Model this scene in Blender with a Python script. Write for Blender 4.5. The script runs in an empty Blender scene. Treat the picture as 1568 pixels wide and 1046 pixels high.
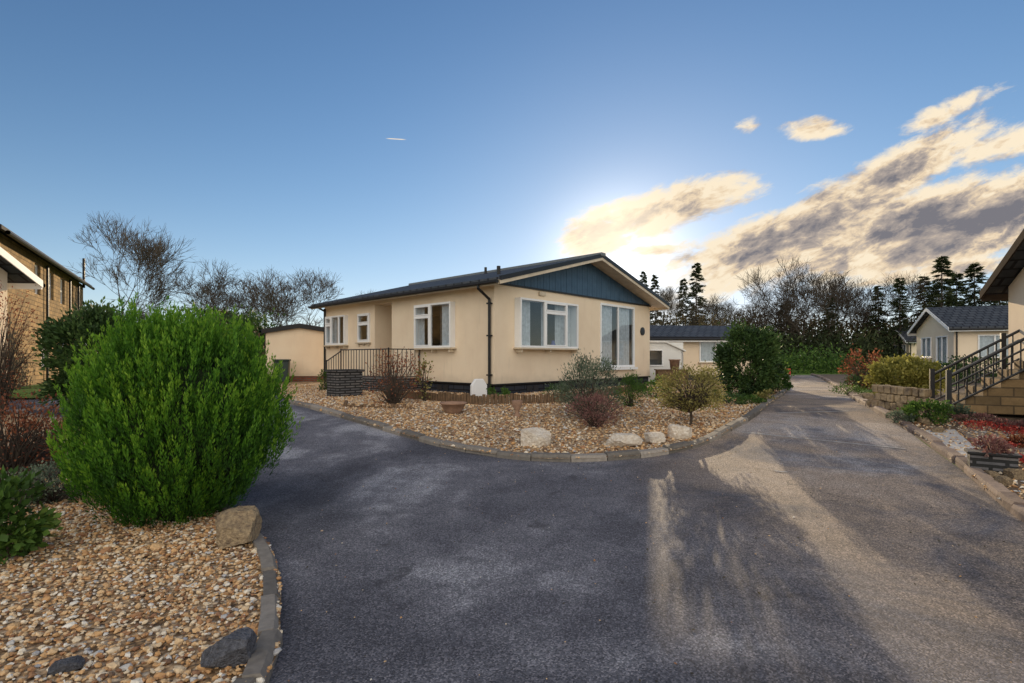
import bpy, bmesh, math, random
import numpy as np
from mathutils import Vector, Matrix, noise
random.seed(7); rng=np.random.default_rng(7)
scene=bpy.context.scene
F=793.0; HZ=548.0; CAMH=1.5
SUN_AZ=math.radians(14.8); SUN_EL=math.radians(10.2)
# ------------------------------------------------------------------ terrain
KN=[5+0.5*i for i in range(15)]
def _s(y):
    t=min(1,max(0,(y-5)/7)); return 0.4*t*t*(3-2*t)
KZ=[_s(k) for k in KN]
def g(y): return float(np.interp(y,KN,KZ))
def G(u,v):
    """image pixel column / row, projected from the camera -> ground point"""
    lo,hi=0.5,200.0
    for _ in range(50):
        m=(lo+hi)/2
        if HZ+F*(CAMH-g(m))/m>v: lo=m
        else: hi=m
    return ((u-784)/F*lo,lo)
def spline(pts,step=0.25,closed=False):
    P=[Vector((p[0],p[1],0)) for p in pts]; out=[]
    n=len(P)
    for i in range(n-1):
        p0=P[max(i-1,0)];p1=P[i];p2=P[i+1];p3=P[min(i+2,n-1)]
        k=max(2,int((p2-p1).length/step))
        for j in range(k):
            t=j/k
            q=0.5*((2*p1)+(-p0+p2)*t+(2*p0-5*p1+4*p2-p3)*t*t+(-p0+3*p1-3*p2+p3)*t**3)
            out.append((q.x,q.y))
    out.append((P[-1].x,P[-1].y)); return out
# ------------------------------------------------------------------ node helpers
class NT:
    def __init__(s,tree): s.t=tree; s.n=tree.nodes; s.l=tree.links
    def node(s,typ,**kw):
        x=s.n.new(typ)
        for k,v in kw.items(): setattr(x,k,v)
        return x
    def set(s,x,a,b):
        i=x.inputs[a]
        if isinstance(b,bpy.types.NodeSocket): s.l.new(b,i)
        else: i.default_value=b
    def math(s,op,a,b=0.0,c=None,clamp=False):
        x=s.node('ShaderNodeMath',operation=op); x.use_clamp=clamp
        s.set(x,0,a); s.set(x,1,b)
        if c is not None: s.set(x,2,c)
        return x.outputs[0]
    def ss(s,v,a,b,c=0.0,d=1.0):
        x=s.node('ShaderNodeMapRange',interpolation_type='SMOOTHSTEP')
        s.set(x,0,v); s.set(x,1,a); s.set(x,2,b); s.set(x,3,c); s.set(x,4,d)
        return x.outputs[0]
    def mix(s,f,a,b,blend='MIX'):
        x=s.node('ShaderNodeMix',data_type='RGBA',blend_type=blend)
        s.set(x,0,f); s.set(x,6,a); s.set(x,7,b); return x.outputs[2]
    def noise(s,vec,scale,detail=4,rough=0.55,dist=0.0):
        x=s.node('ShaderNodeTexNoise'); s.set(x,'Vector',vec); s.set(x,'Scale',scale); s.set(x,'Detail',detail); s.set(x,'Roughness',rough); s.set(x,'Distortion',dist)
        return x.outputs['Fac']
    def ramp(s,f,stops):
        x=s.node('ShaderNodeValToRGB'); s.set(x,0,f); e=x.color_ramp.elements
        while len(e)<len(stops): e.new(0.5)
        for i,(p,c) in enumerate(stops): e[i].position=p; e[i].color=(*c,1)
        return x.outputs[0]
def c4(c): return (c[0],c[1],c[2],1)
def newmat(name):
    m=bpy.data.materials.new(name); m.use_nodes=True; nt=NT(m.node_tree)
    b=m.node_tree.nodes['Principled BSDF']
    tc=nt.node('ShaderNodeTexCoord').outputs['Object']
    return m,nt,b,tc
def bump(nt,b,h,strength=0.5,dist=0.01):
    x=nt.node('ShaderNodeBump'); nt.set(x,'Height',h); nt.set(x,'Strength',strength); nt.set(x,'Distance',dist); nt.l.new(x.outputs[0],b.inputs['Normal'])
def simple(name,c1,c2=None,scale=6,rough=0.7,bs=0.3,bscale=60,bd=0.01,spec=0.5,metal=0):
    m,nt,b,tc=newmat(name)
    if c2 is None: c2=tuple(x*0.75 for x in c1)
    f=nt.noise(tc,scale,6,0.65)
    nt.set(b,'Base Color',nt.ramp(f,[(0.3,c2),(0.65,c1)]))
    b.inputs['Roughness'].default_value=rough; b.inputs['Metallic'].default_value=metal
    b.inputs['Specular IOR Level'].default_value=spec
    if bs: bump(nt,b,nt.noise(tc,bscale,4),bs,bd)
    return m
def island(name,stops,rough=0.75,mixc=0.5,trans=0.0,bs=0.0,bscale=40):
    m,nt,b,tc=newmat(name)
    geo=nt.node('ShaderNodeNewGeometry').outputs['Random Per Island']
    at=nt.node('ShaderNodeAttribute',attribute_name='clump').outputs['Fac']
    f=nt.math('ADD',nt.math('MULTIPLY',geo,1-mixc),nt.math('MULTIPLY',at,mixc))
    col=nt.ramp(f,stops)
    if bs: 
        col=nt.mix(0.5,col,nt.ramp(nt.noise(tc,bscale,5),[(0.3,(0.35,)*3),(0.7,(1.0,)*3)]),'MULTIPLY'); bump(nt,b,nt.noise(tc,bscale,4),bs,0.01)
    nt.set(b,'Base Color',col); b.inputs['Roughness'].default_value=rough
    b.inputs['Specular IOR Level'].default_value=0.3
    if trans:
        t=nt.node('ShaderNodeBsdfTranslucent'); nt.set(t,'Color',col)
        x=nt.node('ShaderNodeMixShader'); nt.set(x,0,trans); nt.l.new(b.outputs[0],x.inputs[1]); nt.l.new(t.outputs[0],x.inputs[2])
        nt.l.new(x.outputs[0],m.node_tree.nodes['Material Output'].inputs[0])
    return m
# ------------------------------------------------------------------ mesh builder
class MB:
    def __init__(s): s.v=[];s.f=[];s.m=[];s.c=[];s.n=0
    def add(s,V,Fc,mi=0,c=0.5):
        V=np.asarray(V,float).reshape(-1,3); 
        if isinstance(Fc,np.ndarray): fl=(Fc+s.n).tolist()
        else: fl=[[i+s.n for i in f] for f in Fc]
        s.v.append(V); s.f.extend(fl); s.m.extend([mi]*len(fl))
        s.c.append(np.broadcast_to(np.asarray(c,float).reshape(-1),(len(V),)) if np.ndim(c)==0 else np.asarray(c,float)); s.n+=len(V)
    def box(s,x0,x1,y0,y1,z0,z1,mi=0,fn=None):
        V=[(x,y,z) for z in (z0,z1) for y in (y0,y1) for x in (x0,x1)]
        if fn: V=[fn(*p) for p in V]
        s.add(V,[[0,2,3,1],[4,5,7,6],[0,1,5,4],[2,6,7,3],[0,4,6,2],[1,3,7,5]],mi)
    def prism(s,poly,y0,y1,mi=0,fn=None):
        n=len(poly); V=[(x,y0,z) for x,z in poly]+[(x,y1,z) for x,z in poly]
        if fn: V=[fn(*p) for p in V]
        s.add(V,[list(range(n)),list(range(n,2*n))]+[[i,(i+1)%n,n+(i+1)%n,n+i] for i in range(n)],mi)
    def tubes(s,segs,sides=4,mi=0,c=0.5):
        if not segs: return
        A=np.array([a for a,b,r,q in segs],float);B=np.array([b for a,b,r,q in segs],float)
        R=np.array([r for a,b,r,q in segs]);Q=np.array([q for a,b,r,q in segs])
        d=B-A; d/=np.linalg.norm(d,axis=1,keepdims=True)+1e-9
        h=np.where(np.abs(d[:,2:3])>0.9,np.array([[1,0,0.]]),np.array([[0,0,1.]]))
        e1=np.cross(d,h); e1/=np.linalg.norm(e1,axis=1,keepdims=True)+1e-9; e2=np.cross(d,e1)
        n=len(A); V=np.zeros((n,2*sides,3))
        for k in range(sides):
            a=2*math.pi*k/sides; o=e1*math.cos(a)+e2*math.sin(a)
            V[:,k]=A+o*R[:,None]; V[:,sides+k]=B+o*Q[:,None]
        base=(np.arange(n)*2*sides)[:,None]
        Fs=[np.hstack([base+k,base+(k+1)%sides,base+sides+(k+1)%sides,base+sides+k]) for k in range(sides)]
        s.add(V.reshape(-1,3),np.vstack(Fs),mi,c)
    def leaves(s,P,D,L,W,mi=0,c=0.5):
        n=len(P); D=D/(np.linalg.norm(D,axis=1,keepdims=True)+1e-9)
        r=rng.normal(size=(n,3)); S=np.cross(D,r); S/=np.linalg.norm(S,axis=1,keepdims=True)+1e-9
        L=np.broadcast_to(L,(n,))[:,None]; W=np.broadcast_to(W,(n,))[:,None]
        V=np.stack([P,P+D*L*0.5+S*W,P+D*L,P+D*L*0.5-S*W],1)
        base=(np.arange(n)*4)[:,None]
        cc=np.repeat(np.broadcast_to(c,(n,)),4)
        s.add(V.reshape(-1,3),base+np.arange(4)[None,:],mi,cc)
    def lathe(s,prof,cx=0,cy=0,seg=20,mi=0):
        V=[];Fc=[]
        for r,z in prof:
            for k in range(seg):
                a=2*math.pi*k/seg; V.append((cx+r*math.cos(a),cy+r*math.sin(a),z))
        for i in range(len(prof)-1):
            for k in range(seg):
                Fc.append([i*seg+k,i*seg+(k+1)%seg,(i+1)*seg+(k+1)%seg,(i+1)*seg+k])
        s.add(V,Fc,mi)
    def build(s,name,mats,parent=None,recalc=True,smooth=False,bevel=0,loc=None,rz=0,top=False):
        me=bpy.data.meshes.new(name); me.from_pydata(np.vstack(s.v).tolist(),[],s.f)
        me.polygons.foreach_set('material_index',s.m)
        a=me.attributes.new('clump','FLOAT','POINT'); a.data.foreach_set('value',np.concatenate(s.c))
        for m in mats: me.materials.append(m)
        if recalc:
            bm=bmesh.new(); bm.from_mesh(me); bmesh.ops.recalc_face_normals(bm,faces=bm.faces); bm.to_mesh(me); bm.free()
        if smooth: me.polygons.foreach_set('use_smooth',[True]*len(me.polygons))
        o=bpy.data.objects.new(name,me); scene.collection.objects.link(o)
        if bevel:
            b=o.modifiers.new('bevel','BEVEL'); b.width=bevel; b.segments=2; b.limit_method='ANGLE'
        if parent: o.parent=parent
        if loc: o.location=loc
        o.rotation_euler[2]=rz
        return o
def empty(name,loc,rz=0):
    e=bpy.data.objects.new(name,None); e.location=loc; e.rotation_euler[2]=rz; scene.collection.objects.link(e); return e
def inst(o,name,loc,rz,sc):
    n=bpy.data.objects.new(name,o.data); n.location=loc; n.rotation_euler[2]=rz; n.scale=sc; scene.collection.objects.link(n); return n
def sheet(name,pts,dz,mat):
    bm=bmesh.new(); f=bm.faces.new([bm.verts.new((x,y,0)) for x,y in pts])
    bmesh.ops.triangulate(bm,faces=[f])
    for k in KN:
        bmesh.ops.bisect_plane(bm,geom=bm.verts[:]+bm.edges[:]+bm.faces[:],plane_co=(0,k,0),plane_no=(0,1,0))
    for v in bm.verts: v.co.z=g(v.co.y)+dz
    bmesh.ops.recalc_face_normals(bm,faces=bm.faces)
    for f in bm.faces:
        if f.normal.z<0: f.normal_flip()
    me=bpy.data.meshes.new(name); bm.to_mesh(me); bm.free(); me.materials.append(mat)
    o=bpy.data.objects.new(name,me); scene.collection.objects.link(o); return o
def inpoly(X,Y,poly):
    ins=np.zeros(len(X),bool); n=len(poly); j=n-1
    for i in range(n):
        xi,yi=poly[i];xj,yj=poly[j]
        c=((yi>Y)!=(yj>Y))&(X<(xj-xi)*(Y-yi)/(yj-yi+1e-12)+xi); ins^=c; j=i
    return ins
bmi=bmesh.new(); bmesh.ops.create_icosphere(bmi,subdivisions=1,radius=1); ICOV=np.array([v.co[:] for v in bmi.verts]); ICOF=np.array([[v.index for v in f.verts] for f in bmi.faces]); bmi.free()
OCV=np.array([[1,0,0],[-1,0,0],[0,1,0],[0,-1,0],[0,0,1],[0,0,-1.]]); OCF=np.array([[0,2,4],[2,1,4],[1,3,4],[3,0,4],[2,0,5],[1,2,5],[3,1,5],[0,3,5]])
def pebbles(name,poly,n,size,dz,mat,box=None,ico=True,dens=None):
    xs=[p[0] for p in poly];ys=[p[1] for p in poly]
    if box is None: box=(min(xs),max(xs),min(ys),max(ys))
    X=rng.uniform(box[0],box[1],n*3);Y=rng.uniform(box[2],box[3],n*3)
    k=inpoly(X,Y,poly)
    if dens is not None: k&=rng.random(len(X))<dens(X,Y)
    X=X[k][:n];Y=Y[k][:n];n=len(X)
    V0,F0=(ICOV,ICOF) if ico else (OCV,OCF)
    V=V0[None]*(1+rng.uniform(-.25,.25,(n,len(V0),1)))
    sc=size*rng.lognormal(0,.35,(n,1,1))*rng.uniform(.6,1.15,(n,1,3))*np.array([1,1,.6]); V=V*sc
    a=rng.uniform(0,6.28,n); ca,sa=np.cos(a)[:,None],np.sin(a)[:,None]
    t=rng.uniform(-.5,.5,n); ct,st=np.cos(t)[:,None],np.sin(t)[:,None]
    x,y,z=V[...,0],V[...,1],V[...,2]; y,z=y*ct-z*st,y*st+z*ct; x,y=x*ca-y*sa,x*sa+y*ca
    Z=np.interp(Y,KN,KZ)+dz+rng.uniform(-.2,.7,n)*size
    V=np.stack([x+X[:,None],y+Y[:,None],z+Z[:,None]],2)
    Fc=(F0[None]+(np.arange(n)*len(V0))[:,None,None]).reshape(-1,3)
    m=MB(); m.add(V.reshape(-1,3),Fc); return m.build(name,[mat],recalc=False)
# ------------------------------------------------------------------ materials
def asphalt():
    m,nt,b,tc=newmat('asphalt')
    big=nt.noise(tc,0.33,4,0.6,0.9); mid=nt.noise(tc,1.7,6,0.65,0.5); fine=nt.noise(tc,90,3,0.7)
    vor=nt.node('ShaderNodeTexVoronoi'); nt.set(vor,'Vector',tc); nt.set(vor,'Scale',110)
    f=nt.math('ADD',nt.math('MULTIPLY',big,0.75),nt.math('MULTIPLY',mid,0.25))
    col=nt.ramp(f,[(0.40,(0.078,0.077,0.092)),(0.48,(0.118,0.117,0.138)),(0.54,(0.17,0.168,0.192)),(0.61,(0.33,0.33,0.36))])
    sp=nt.ramp(vor.outputs['Color'],[(0.1,(0.35,)*3),(0.6,(1.0,)*3),(0.93,(2.2,2.1,2.0))])
    col=nt.mix(0.85,col,sp,'MULTIPLY')
    st=nt.ss(nt.noise(tc,0.9,5,0.7,1.5),0.60,0.70); col=nt.mix(nt.math('MULTIPLY',st,0.55),col,(0.04,0.038,0.042,1))
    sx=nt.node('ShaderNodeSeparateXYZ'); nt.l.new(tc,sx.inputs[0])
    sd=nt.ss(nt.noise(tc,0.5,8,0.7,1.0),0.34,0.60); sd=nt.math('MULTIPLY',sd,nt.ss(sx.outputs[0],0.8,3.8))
    col=nt.mix(nt.math('MULTIPLY',sd,0.55),col,nt.mix(0.85,(0.50,0.38,0.27,1),sp,'MULTIPLY'))  # warm tone growing towards +X: golden sunlight put into the road colour
    vc=nt.node('ShaderNodeTexVoronoi',feature='DISTANCE_TO_EDGE'); nt.set(vc,'Scale',0.55)
    wv=nt.node('ShaderNodeVectorMath',operation='ADD'); nn=nt.node('ShaderNodeTexNoise'); nt.set(nn,'Vector',tc); nt.set(nn,'Scale',1.6); nt.set(nn,'Detail',6); nt.l.new(tc,wv.inputs[0]); nt.l.new(nn.outputs['Color'],wv.inputs[1]); nt.l.new(wv.outputs[0],vc.inputs['Vector'])
    cr=nt.math('MULTIPLY',nt.ss(vc.outputs['Distance'],0.006,0.0),nt.ss(nt.noise(tc,0.4,3),0.5,0.6)); col=nt.mix(nt.math('MULTIPLY',cr,.7),col,(0.03,0.03,0.03,1))
    nt.set(b,'Base Color',col); b.inputs['Roughness'].default_value=0.82; b.inputs['Specular IOR Level'].default_value=0.3
    bump(nt,b,nt.math('ADD',nt.math('MULTIPLY',vor.outputs['Distance'],-1.0),fine),0.9,0.006); return m
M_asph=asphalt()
def gravelbase():
    m,nt,b,tc=newmat('gravel_base')
    vor=nt.node('ShaderNodeTexVoronoi'); nt.set(vor,'Vector',tc); nt.set(vor,'Scale',28)
    sx=nt.node('ShaderNodeSeparateColor'); nt.l.new(vor.outputs['Color'],sx.inputs[0])
    col=nt.ramp(sx.outputs[0],[(0.0,(0.16,0.10,0.05)),(0.35,(0.46,0.30,0.16)),(0.7,(0.62,0.44,0.27)),(1.0,(0.78,0.66,0.50))])
    col=nt.mix(0.8,col,nt.ramp(vor.outputs['Distance'],[(0.2,(1,1,1)),(0.7,(0.4,0.35,0.3))]),'MULTIPLY')
    nt.set(b,'Base Color',col); b.inputs['Roughness'].default_value=0.9
    bump(nt,b,nt.math('MULTIPLY',vor.outputs['Distance'],-1.0),1.0,0.02); return m
M_grav=gravelbase()
PEB=[(0.0,(0.18,0.12,0.08)),(0.10,(0.38,0.19,0.10)),(0.33,(0.68,0.39,0.17)),(0.6,(0.78,0.54,0.30)),(0.8,(0.86,0.70,0.49)),(0.93,(0.95,0.88,0.76)),(1.0,(0.45,0.45,0.47))]
M_peb=island('pebble_stone',PEB,0.75,0.0,bs=0.25,bscale=70)
M_kerb=island('kerb_concrete',[(0,(0.15,0.135,0.12)),(1,(0.36,0.32,0.28))],0.9,0.0,bs=0.8,bscale=18)
M_kerbr=island('kerb_brick',[(0,(0.18,0.13,0.11)),(1,(0.38,0.29,0.24))],0.9,0.0,bs=0.6,bscale=25)
def grassmat():
    m,nt,b,tc=newmat('grass')
    f=nt.noise(tc,0.6,8,0.7); h=nt.noise(tc,40,4,0.7)
    col=nt.mix(0.6,nt.ramp(f,[(0.3,(0.08,0.14,0.02)),(0.6,(0.17,0.29,0.035)),(0.8,(0.25,0.34,0.06))]),nt.ramp(h,[(0.3,(0.4,)*3),(0.7,(1.4,)*3)]),'MULTIPLY')
    nt.set(b,'Base Color',col); b.inputs['Roughness'].default_value=0.9; bump(nt,b,h,1,0.03); return m
M_grass=grassmat()
M_soil=simple('soil',(0.20,0.14,0.09),(0.08,0.055,0.04),3,0.95,0.9,30,0.03)
def stucco():
    m,nt,b,tc=newmat('cream_render')
    f=nt.noise(tc,0.9,6,0.6)
    col=nt.ramp(f,[(0.3,(0.75,0.60,0.44)),(0.6,(0.82,0.68,0.51))])
    mp=nt.node('ShaderNodeMapping'); nt.set(mp,'Vector',tc); nt.set(mp,'Scale',(3,3,0.35))
    col=nt.mix(nt.math('MULTIPLY',nt.ss(nt.noise(mp.outputs[0],1.8,6,.7),.55,.75),.22),col,(0.42,0.36,0.28,1))
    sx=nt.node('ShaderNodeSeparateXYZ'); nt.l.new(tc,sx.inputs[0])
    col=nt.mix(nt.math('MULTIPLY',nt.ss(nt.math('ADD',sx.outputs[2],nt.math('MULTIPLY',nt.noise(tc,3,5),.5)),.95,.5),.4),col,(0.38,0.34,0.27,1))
    nt.set(b,'Base Color',col); b.inputs['Roughness'].default_value=0.85; b.inputs['Specular IOR Level'].default_value=0.25
    bump(nt,b,nt.noise(tc,60,3,0.6),0.25,0.006); return m
M_cream=stucco()
M_trim=simple('cream_trim',(0.66,0.55,0.41),(0.5,0.42,0.31),4,0.5,0.1)
M_btrim=simple('brown_trim',(0.06,0.045,0.035),(0.04,0.03,0.025),4,0.95,0.1,spec=0.02)
M_white=simple('white_upvc',(0.85,0.85,0.85),(0.78,0.78,0.79),3,0.35,0.0)
M_wwall=simple('white_panel',(0.78,0.77,0.74),(0.68,0.67,0.64),2,0.6,0.1)
M_black=simple('black_plastic',(0.018,0.018,0.02),(0.012,0.012,0.013),5,0.4,0.05,spec=.3)
M_metal=simple('black_iron',(0.02,0.02,0.022),(0.012,0.012,0.013),8,0.45,0.2)
def bricks(name,c1,c2,mort,scale,rough=0.9,bw=0.5,rh=0.25,vert='XZ',msize=0.02):
    m,nt,b,tc=newmat(name)
    sx=nt.node('ShaderNodeSeparateXYZ'); nt.l.new(tc,sx.inputs[0])
    cb=nt.node('ShaderNodeCombineXYZ')
    if vert=='roof': nt.l.new(sx.outputs[1],cb.inputs[0]); nt.l.new(sx.outputs[0],cb.inputs[1])
    elif vert=='roofx': nt.l.new(sx.outputs[0],cb.inputs[0]); nt.l.new(sx.outputs[1],cb.inputs[1])
    else: nt.l.new(nt.math('ADD',sx.outputs[0],sx.outputs[1]),cb.inputs[0]); nt.l.new(sx.outputs[2],cb.inputs[1])
    br=nt.node('ShaderNodeTexBrick'); nt.set(br,'Vector',cb.outputs[0]); nt.set(br,'Color1',c4(c1)); nt.set(br,'Color2',c4(c2)); nt.set(br,'Mortar',c4(mort)); nt.set(br,'Scale',scale); nt.set(br,'Mortar Size',msize); nt.set(br,'Brick Width',bw); nt.set(br,'Row Height',rh)
    col=nt.mix(0.6,br.outputs['Color'],nt.ramp(nt.noise(tc,5,6,0.7),[(0.3,(0.55,)*3),(0.7,(1.3,)*3)]),'MULTIPLY')
    nt.set(b,'Base Color',col); b.inputs['Roughness'].default_value=rough; b.inputs['Specular IOR Level'].default_value=0.25
    bump(nt,b,nt.math('ADD',nt.math('MULTIPLY',br.outputs['Fac'],-1.0),nt.math('MULTIPLY',nt.noise(tc,30,4),0.5)),0.8,0.02); return m
M_skirt=bricks('dark_skirt_brick',(0.025,0.03,0.042),(0.04,0.045,0.06),(0.01,0.01,0.012),1.0,0.6,0.45,0.15)
M_stone=bricks('sandstone_wall',(0.36,0.24,0.12),(0.20,0.14,0.075),(0.14,0.10,0.06),1.0,0.9,0.38,0.17,msize=.012)
M_slate=bricks('slate_stone',(0.11,0.11,0.12),(0.19,0.175,0.17),(0.03,0.03,0.03),1.0,0.9,0.3,0.07)
M_redbrick=bricks('red_brick',(0.32,0.08,0.04),(0.24,0.06,0.03),(0.15,0.12,0.1),1.0,0.9,0.23,0.075)
M_roof=bricks('roof_tiles',(0.05,0.057,0.068),(0.075,0.082,0.095),(0.015,0.015,0.02),1.0,0.7,0.35,0.33,'roof',0.03)
M_roofx=bricks('roof_tiles_x',(0.06,0.065,0.075),(0.08,0.085,0.095),(0.015,0.015,0.02),1.0,0.7,0.35,0.33,'roofx',0.03)
M_blue=simple('blue_boards',(0.045,0.10,0.17),(0.025,0.065,0.12),3,0.5,0.2,30)
M_dark=simple('interior_dark',(0.12,0.105,0.09),(0.07,0.065,0.06),2,0.9,0)
def curtain():
    m,nt,b,tc=newmat('net_curtain'); col=nt.ramp(nt.noise(tc,9,4),[(0.3,(0.45,0.47,0.50)),(0.7,(0.66,0.69,0.72))]); nt.set(b,'Base Color',col); b.inputs['Roughness'].default_value=0.9
    return m
M_curt=curtain()
def glass():
    m=bpy.data.materials.new('window_glass'); m.use_nodes=True; nt=NT(m.node_tree); m.node_tree.nodes.remove(m.node_tree.nodes['Principled BSDF'])
    t=nt.node('ShaderNodeBsdfTransparent'); nt.set(t,'Color',(0.82,0.87,0.90,1)); gl=nt.node('ShaderNodeBsdfGlossy'); nt.set(gl,'Roughness',0.02)
    lw=nt.node('ShaderNodeLayerWeight'); nt.set(lw,0,0.5); f=nt.math('ADD',nt.math('MULTIPLY',nt.math('POWER',lw.outputs['Facing'],3.5),0.8),0.10,clamp=True)
    x=nt.node('ShaderNodeMixShader'); nt.l.new(f,x.inputs[0]); nt.l.new(t.outputs[0],x.inputs[1]); nt.l.new(gl.outputs[0],x.inputs[2]); nt.l.new(x.outputs[0],m.node_tree.nodes['Material Output'].inputs[0]); return m
M_glass=glass()
M_bark=simple('bark',(0.085,0.064,0.046),(0.04,0.03,0.024),4,0.95,0.5,30)
M_barkl=simple('bark_light',(0.10,0.08,0.065),(0.045,0.038,0.03),4,0.95,0.5,30)
M_boul=simple('white_boulder',(0.85,0.78,0.68),(0.55,0.43,0.31),5,0.9,0.8,14,0.04)
M_sand=simple('sandstone_rock',(0.50,0.37,0.22),(0.14,0.10,0.07),5,0.9,0.9,12,0.05)
M_drock=simple('slate_rock',(0.20,0.205,0.24),(0.05,0.05,0.06),5,0.6,0.9,12,0.06)
M_terr=simple('terracotta',(0.36,0.22,0.15),(0.2,0.12,0.08),8,0.85,0.4)
M_conc=simple('paving_concrete',(0.60,0.57,0.54),(0.48,0.46,0.44),2,0.9,0.3,60)
M_wood=simple('log_wood',(0.20,0.12,0.065),(0.09,0.06,0.035),10,0.9,0.6,30)
M_red=simple('red_paint',(0.55,0.03,0.02),None,5,0.5,0)
M_bin=simple('green_plastic',(0.012,0.03,0.025),None,5,0.45,0.05)
M_line=simple('faded_line',(0.5,0.5,0.5),(0.2,0.2,0.21),9,0.9,0.3)
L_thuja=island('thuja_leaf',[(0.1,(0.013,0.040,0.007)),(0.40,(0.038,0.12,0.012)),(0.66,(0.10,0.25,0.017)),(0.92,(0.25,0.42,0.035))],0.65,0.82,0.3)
L_dark=island('dark_leaf',[(0.1,(0.018,0.04,0.014)),(0.6,(0.05,0.10,0.025)),(0.95,(0.10,0.16,0.04))],0.6,0.6,0.2)
L_core=island('painted_shade_core',[(0.1,(0.010,0.018,0.006)),(0.9,(0.02,0.035,0.012))],0.9,0.6,0)  # for the dark hull inside the big bush, interior shade put into its colour
L_green=island('green_leaf',[(0.1,(0.03,0.07,0.015)),(0.6,(0.08,0.16,0.025)),(0.95,(0.17,0.26,0.05))],0.6,0.6,0.3)
L_grey=island('greygreen_leaf',[(0.1,(0.05,0.075,0.045)),(0.6,(0.13,0.17,0.11)),(0.95,(0.26,0.29,0.2))],0.7,0.6,0.25)
L_olive=island('olive_leaf',[(0.1,(0.12,0.11,0.03)),(0.6,(0.28,0.25,0.08)),(0.95,(0.42,0.38,0.15))],0.7,0.5,0.3)
L_yel=island('yellow_leaf',[(0.1,(0.13,0.13,0.03)),(0.6,(0.33,0.31,0.07)),(0.95,(0.5,0.46,0.14))],0.7,0.5,0.3)
L_red=island('rust_leaf',[(0.1,(0.10,0.035,0.022)),(0.6,(0.27,0.09,0.045)),(0.95,(0.44,0.18,0.08))],0.7,0.4,0.3)
L_pink=island('heather_leaf',[(0.1,(0.14,0.06,0.055)),(0.6,(0.27,0.13,0.12)),(0.95,(0.38,0.25,0.19))],0.7,0.4,0.3)
L_flow=island('red_flower',[(0.1,(0.30,0.03,0.03)),(0.5,(0.55,0.07,0.05)),(0.95,(0.75,0.22,0.16))],0.7,0.3,0.3)
L_con=island('conifer_needle',[(0.1,(0.02,0.030,0.013)),(0.6,(0.045,0.062,0.024)),(0.95,(0.095,0.11,0.045))],0.7,0.6,0.35)
L_brown=island('brown_brush',[(0.1,(0.038,0.030,0.016)),(0.5,(0.08,0.064,0.034)),(0.95,(0.14,0.115,0.058))],0.8,0.6,0.3)
# ------------------------------------------------------------------ ground sheets
sheet('ground',[(-400,-200),(400,-200),(400,900),(-400,900)],0.0,M_grass)
rk=[(2.5,-6),(2.6,-3),(3.2,0),(3.8,2.7),G(1568,800),G(1470,718),G(1395,664),G(1345,634),G(1310,614),G(1287,598),(16.4,27.5),(19,33)]
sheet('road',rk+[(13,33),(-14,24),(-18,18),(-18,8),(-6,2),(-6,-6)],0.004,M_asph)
ck=[G(440,618),G(500,634),G(560,652),G(620,670),G(690,689),G(760,701),G(840,708),G(920,707),G(1000,700),G(1060,688),G(1100,672),G(1135,652),G(1165,632),G(1190,612),G(1205,600),(12.0,22.5),(13.6,27),(15.2,33)]
cks=spline(ck)
cleft=[(-11,33),(-11,24),(-9.3,20.2),(-6.6,14.8)]
cpoly=cks+cleft
sheet('gravel_bed',cpoly,0.05,M_grav)
lk=[(-1.02,-1.0),(-1.08,1.2),G(412,1046),G(429,960),G(428,890),G(411,842),G(385,812),(-2.9,5.2),(-4.0,6.3),(-6,8),(-9,10),(-14,11.5),(-19,12)]
lks=spline(lk,0.15); lpoly=lks+[(-19,-1)]
sheet('gravel_bed',lpoly,0.05,M_grav)
rks=spline(rk,0.2)
vpoly=[p for p in rks]+[(30,33),(30,-6)]
sheet('planting_bed',vpoly,0.05,M_soil)
sheet('lawn',[(-26,12.6),(-19,12.8),(-12.5,13.5),(-11.5,17),(-14,22),(-30,24)],0.055,M_grass)
sheet('lawn',[G(1310,602),G(1340,606),G(1392,603),(17.5,20),(17,26)],0.06,M_grass)
sheet('paving_path',[G(1402,665),G(1462,663),G(1517,712),G(1476,717)],0.062,M_conc)
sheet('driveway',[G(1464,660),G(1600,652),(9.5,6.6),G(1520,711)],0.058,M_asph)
for (u0,v0,u1,v1) in ((1134,662,1386,688),(1190,633,1300,630),(1186,722,1206,724)):
    a=Vector(G(u0,v0));b=Vector(G(u1,v1)); n=Vector((-(b-a).y,(b-a).x)).normalized()*.022
    sheet('road_marking',[tuple(a-n),tuple(b-n),tuple(b+n),tuple(a+n)],0.009,M_line)
def kerb(name,pts,L=0.6,w=0.13,h=0.11,mat=None,side=1,ymax=40):
    m=MB(); P=spline(pts,0.05); acc=0; start=P[0]; 
    for i in range(1,len(P)):
        a=Vector(P[i-1]);b=Vector(P[i]); acc+=(b-a).length
        if acc>=L:
            s=Vector(start); e=b; d=(e-s).normalized(); n=Vector((-d.y,d.x))*side
            s2=s+d*0.007; e2=e-d*0.007
            hh=h+random.uniform(-.012,.012); V=[]
            j=random.uniform(-.012,.012)
            for q in (s2,s2.lerp(e2,.5)+n*random.uniform(-.008,.008),e2):
                h2=hh+random.uniform(-.006,.006)
                for o,z in ((0+j,-.05),(0+j+random.uniform(0,.01),h2-.03),(0.025+j,h2),(w+j,h2),(w+j,-.05)):
                    p=q+n*o; V.append((p.x,p.y,g(p.y)+z))
            m.add(V,[[0,1,2,3,4],[10,11,12,13,14]]+[[s_+k,s_+(k+1)%5,s_+5+(k+1)%5,s_+5+k] for k in range(5) for s_ in (0,5)])
            start=P[i]; acc=0
    return m.build(name,[mat or M_kerb])
kerb('kerb',ck,0.5,0.12,0.09,M_kerb,1)
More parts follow.
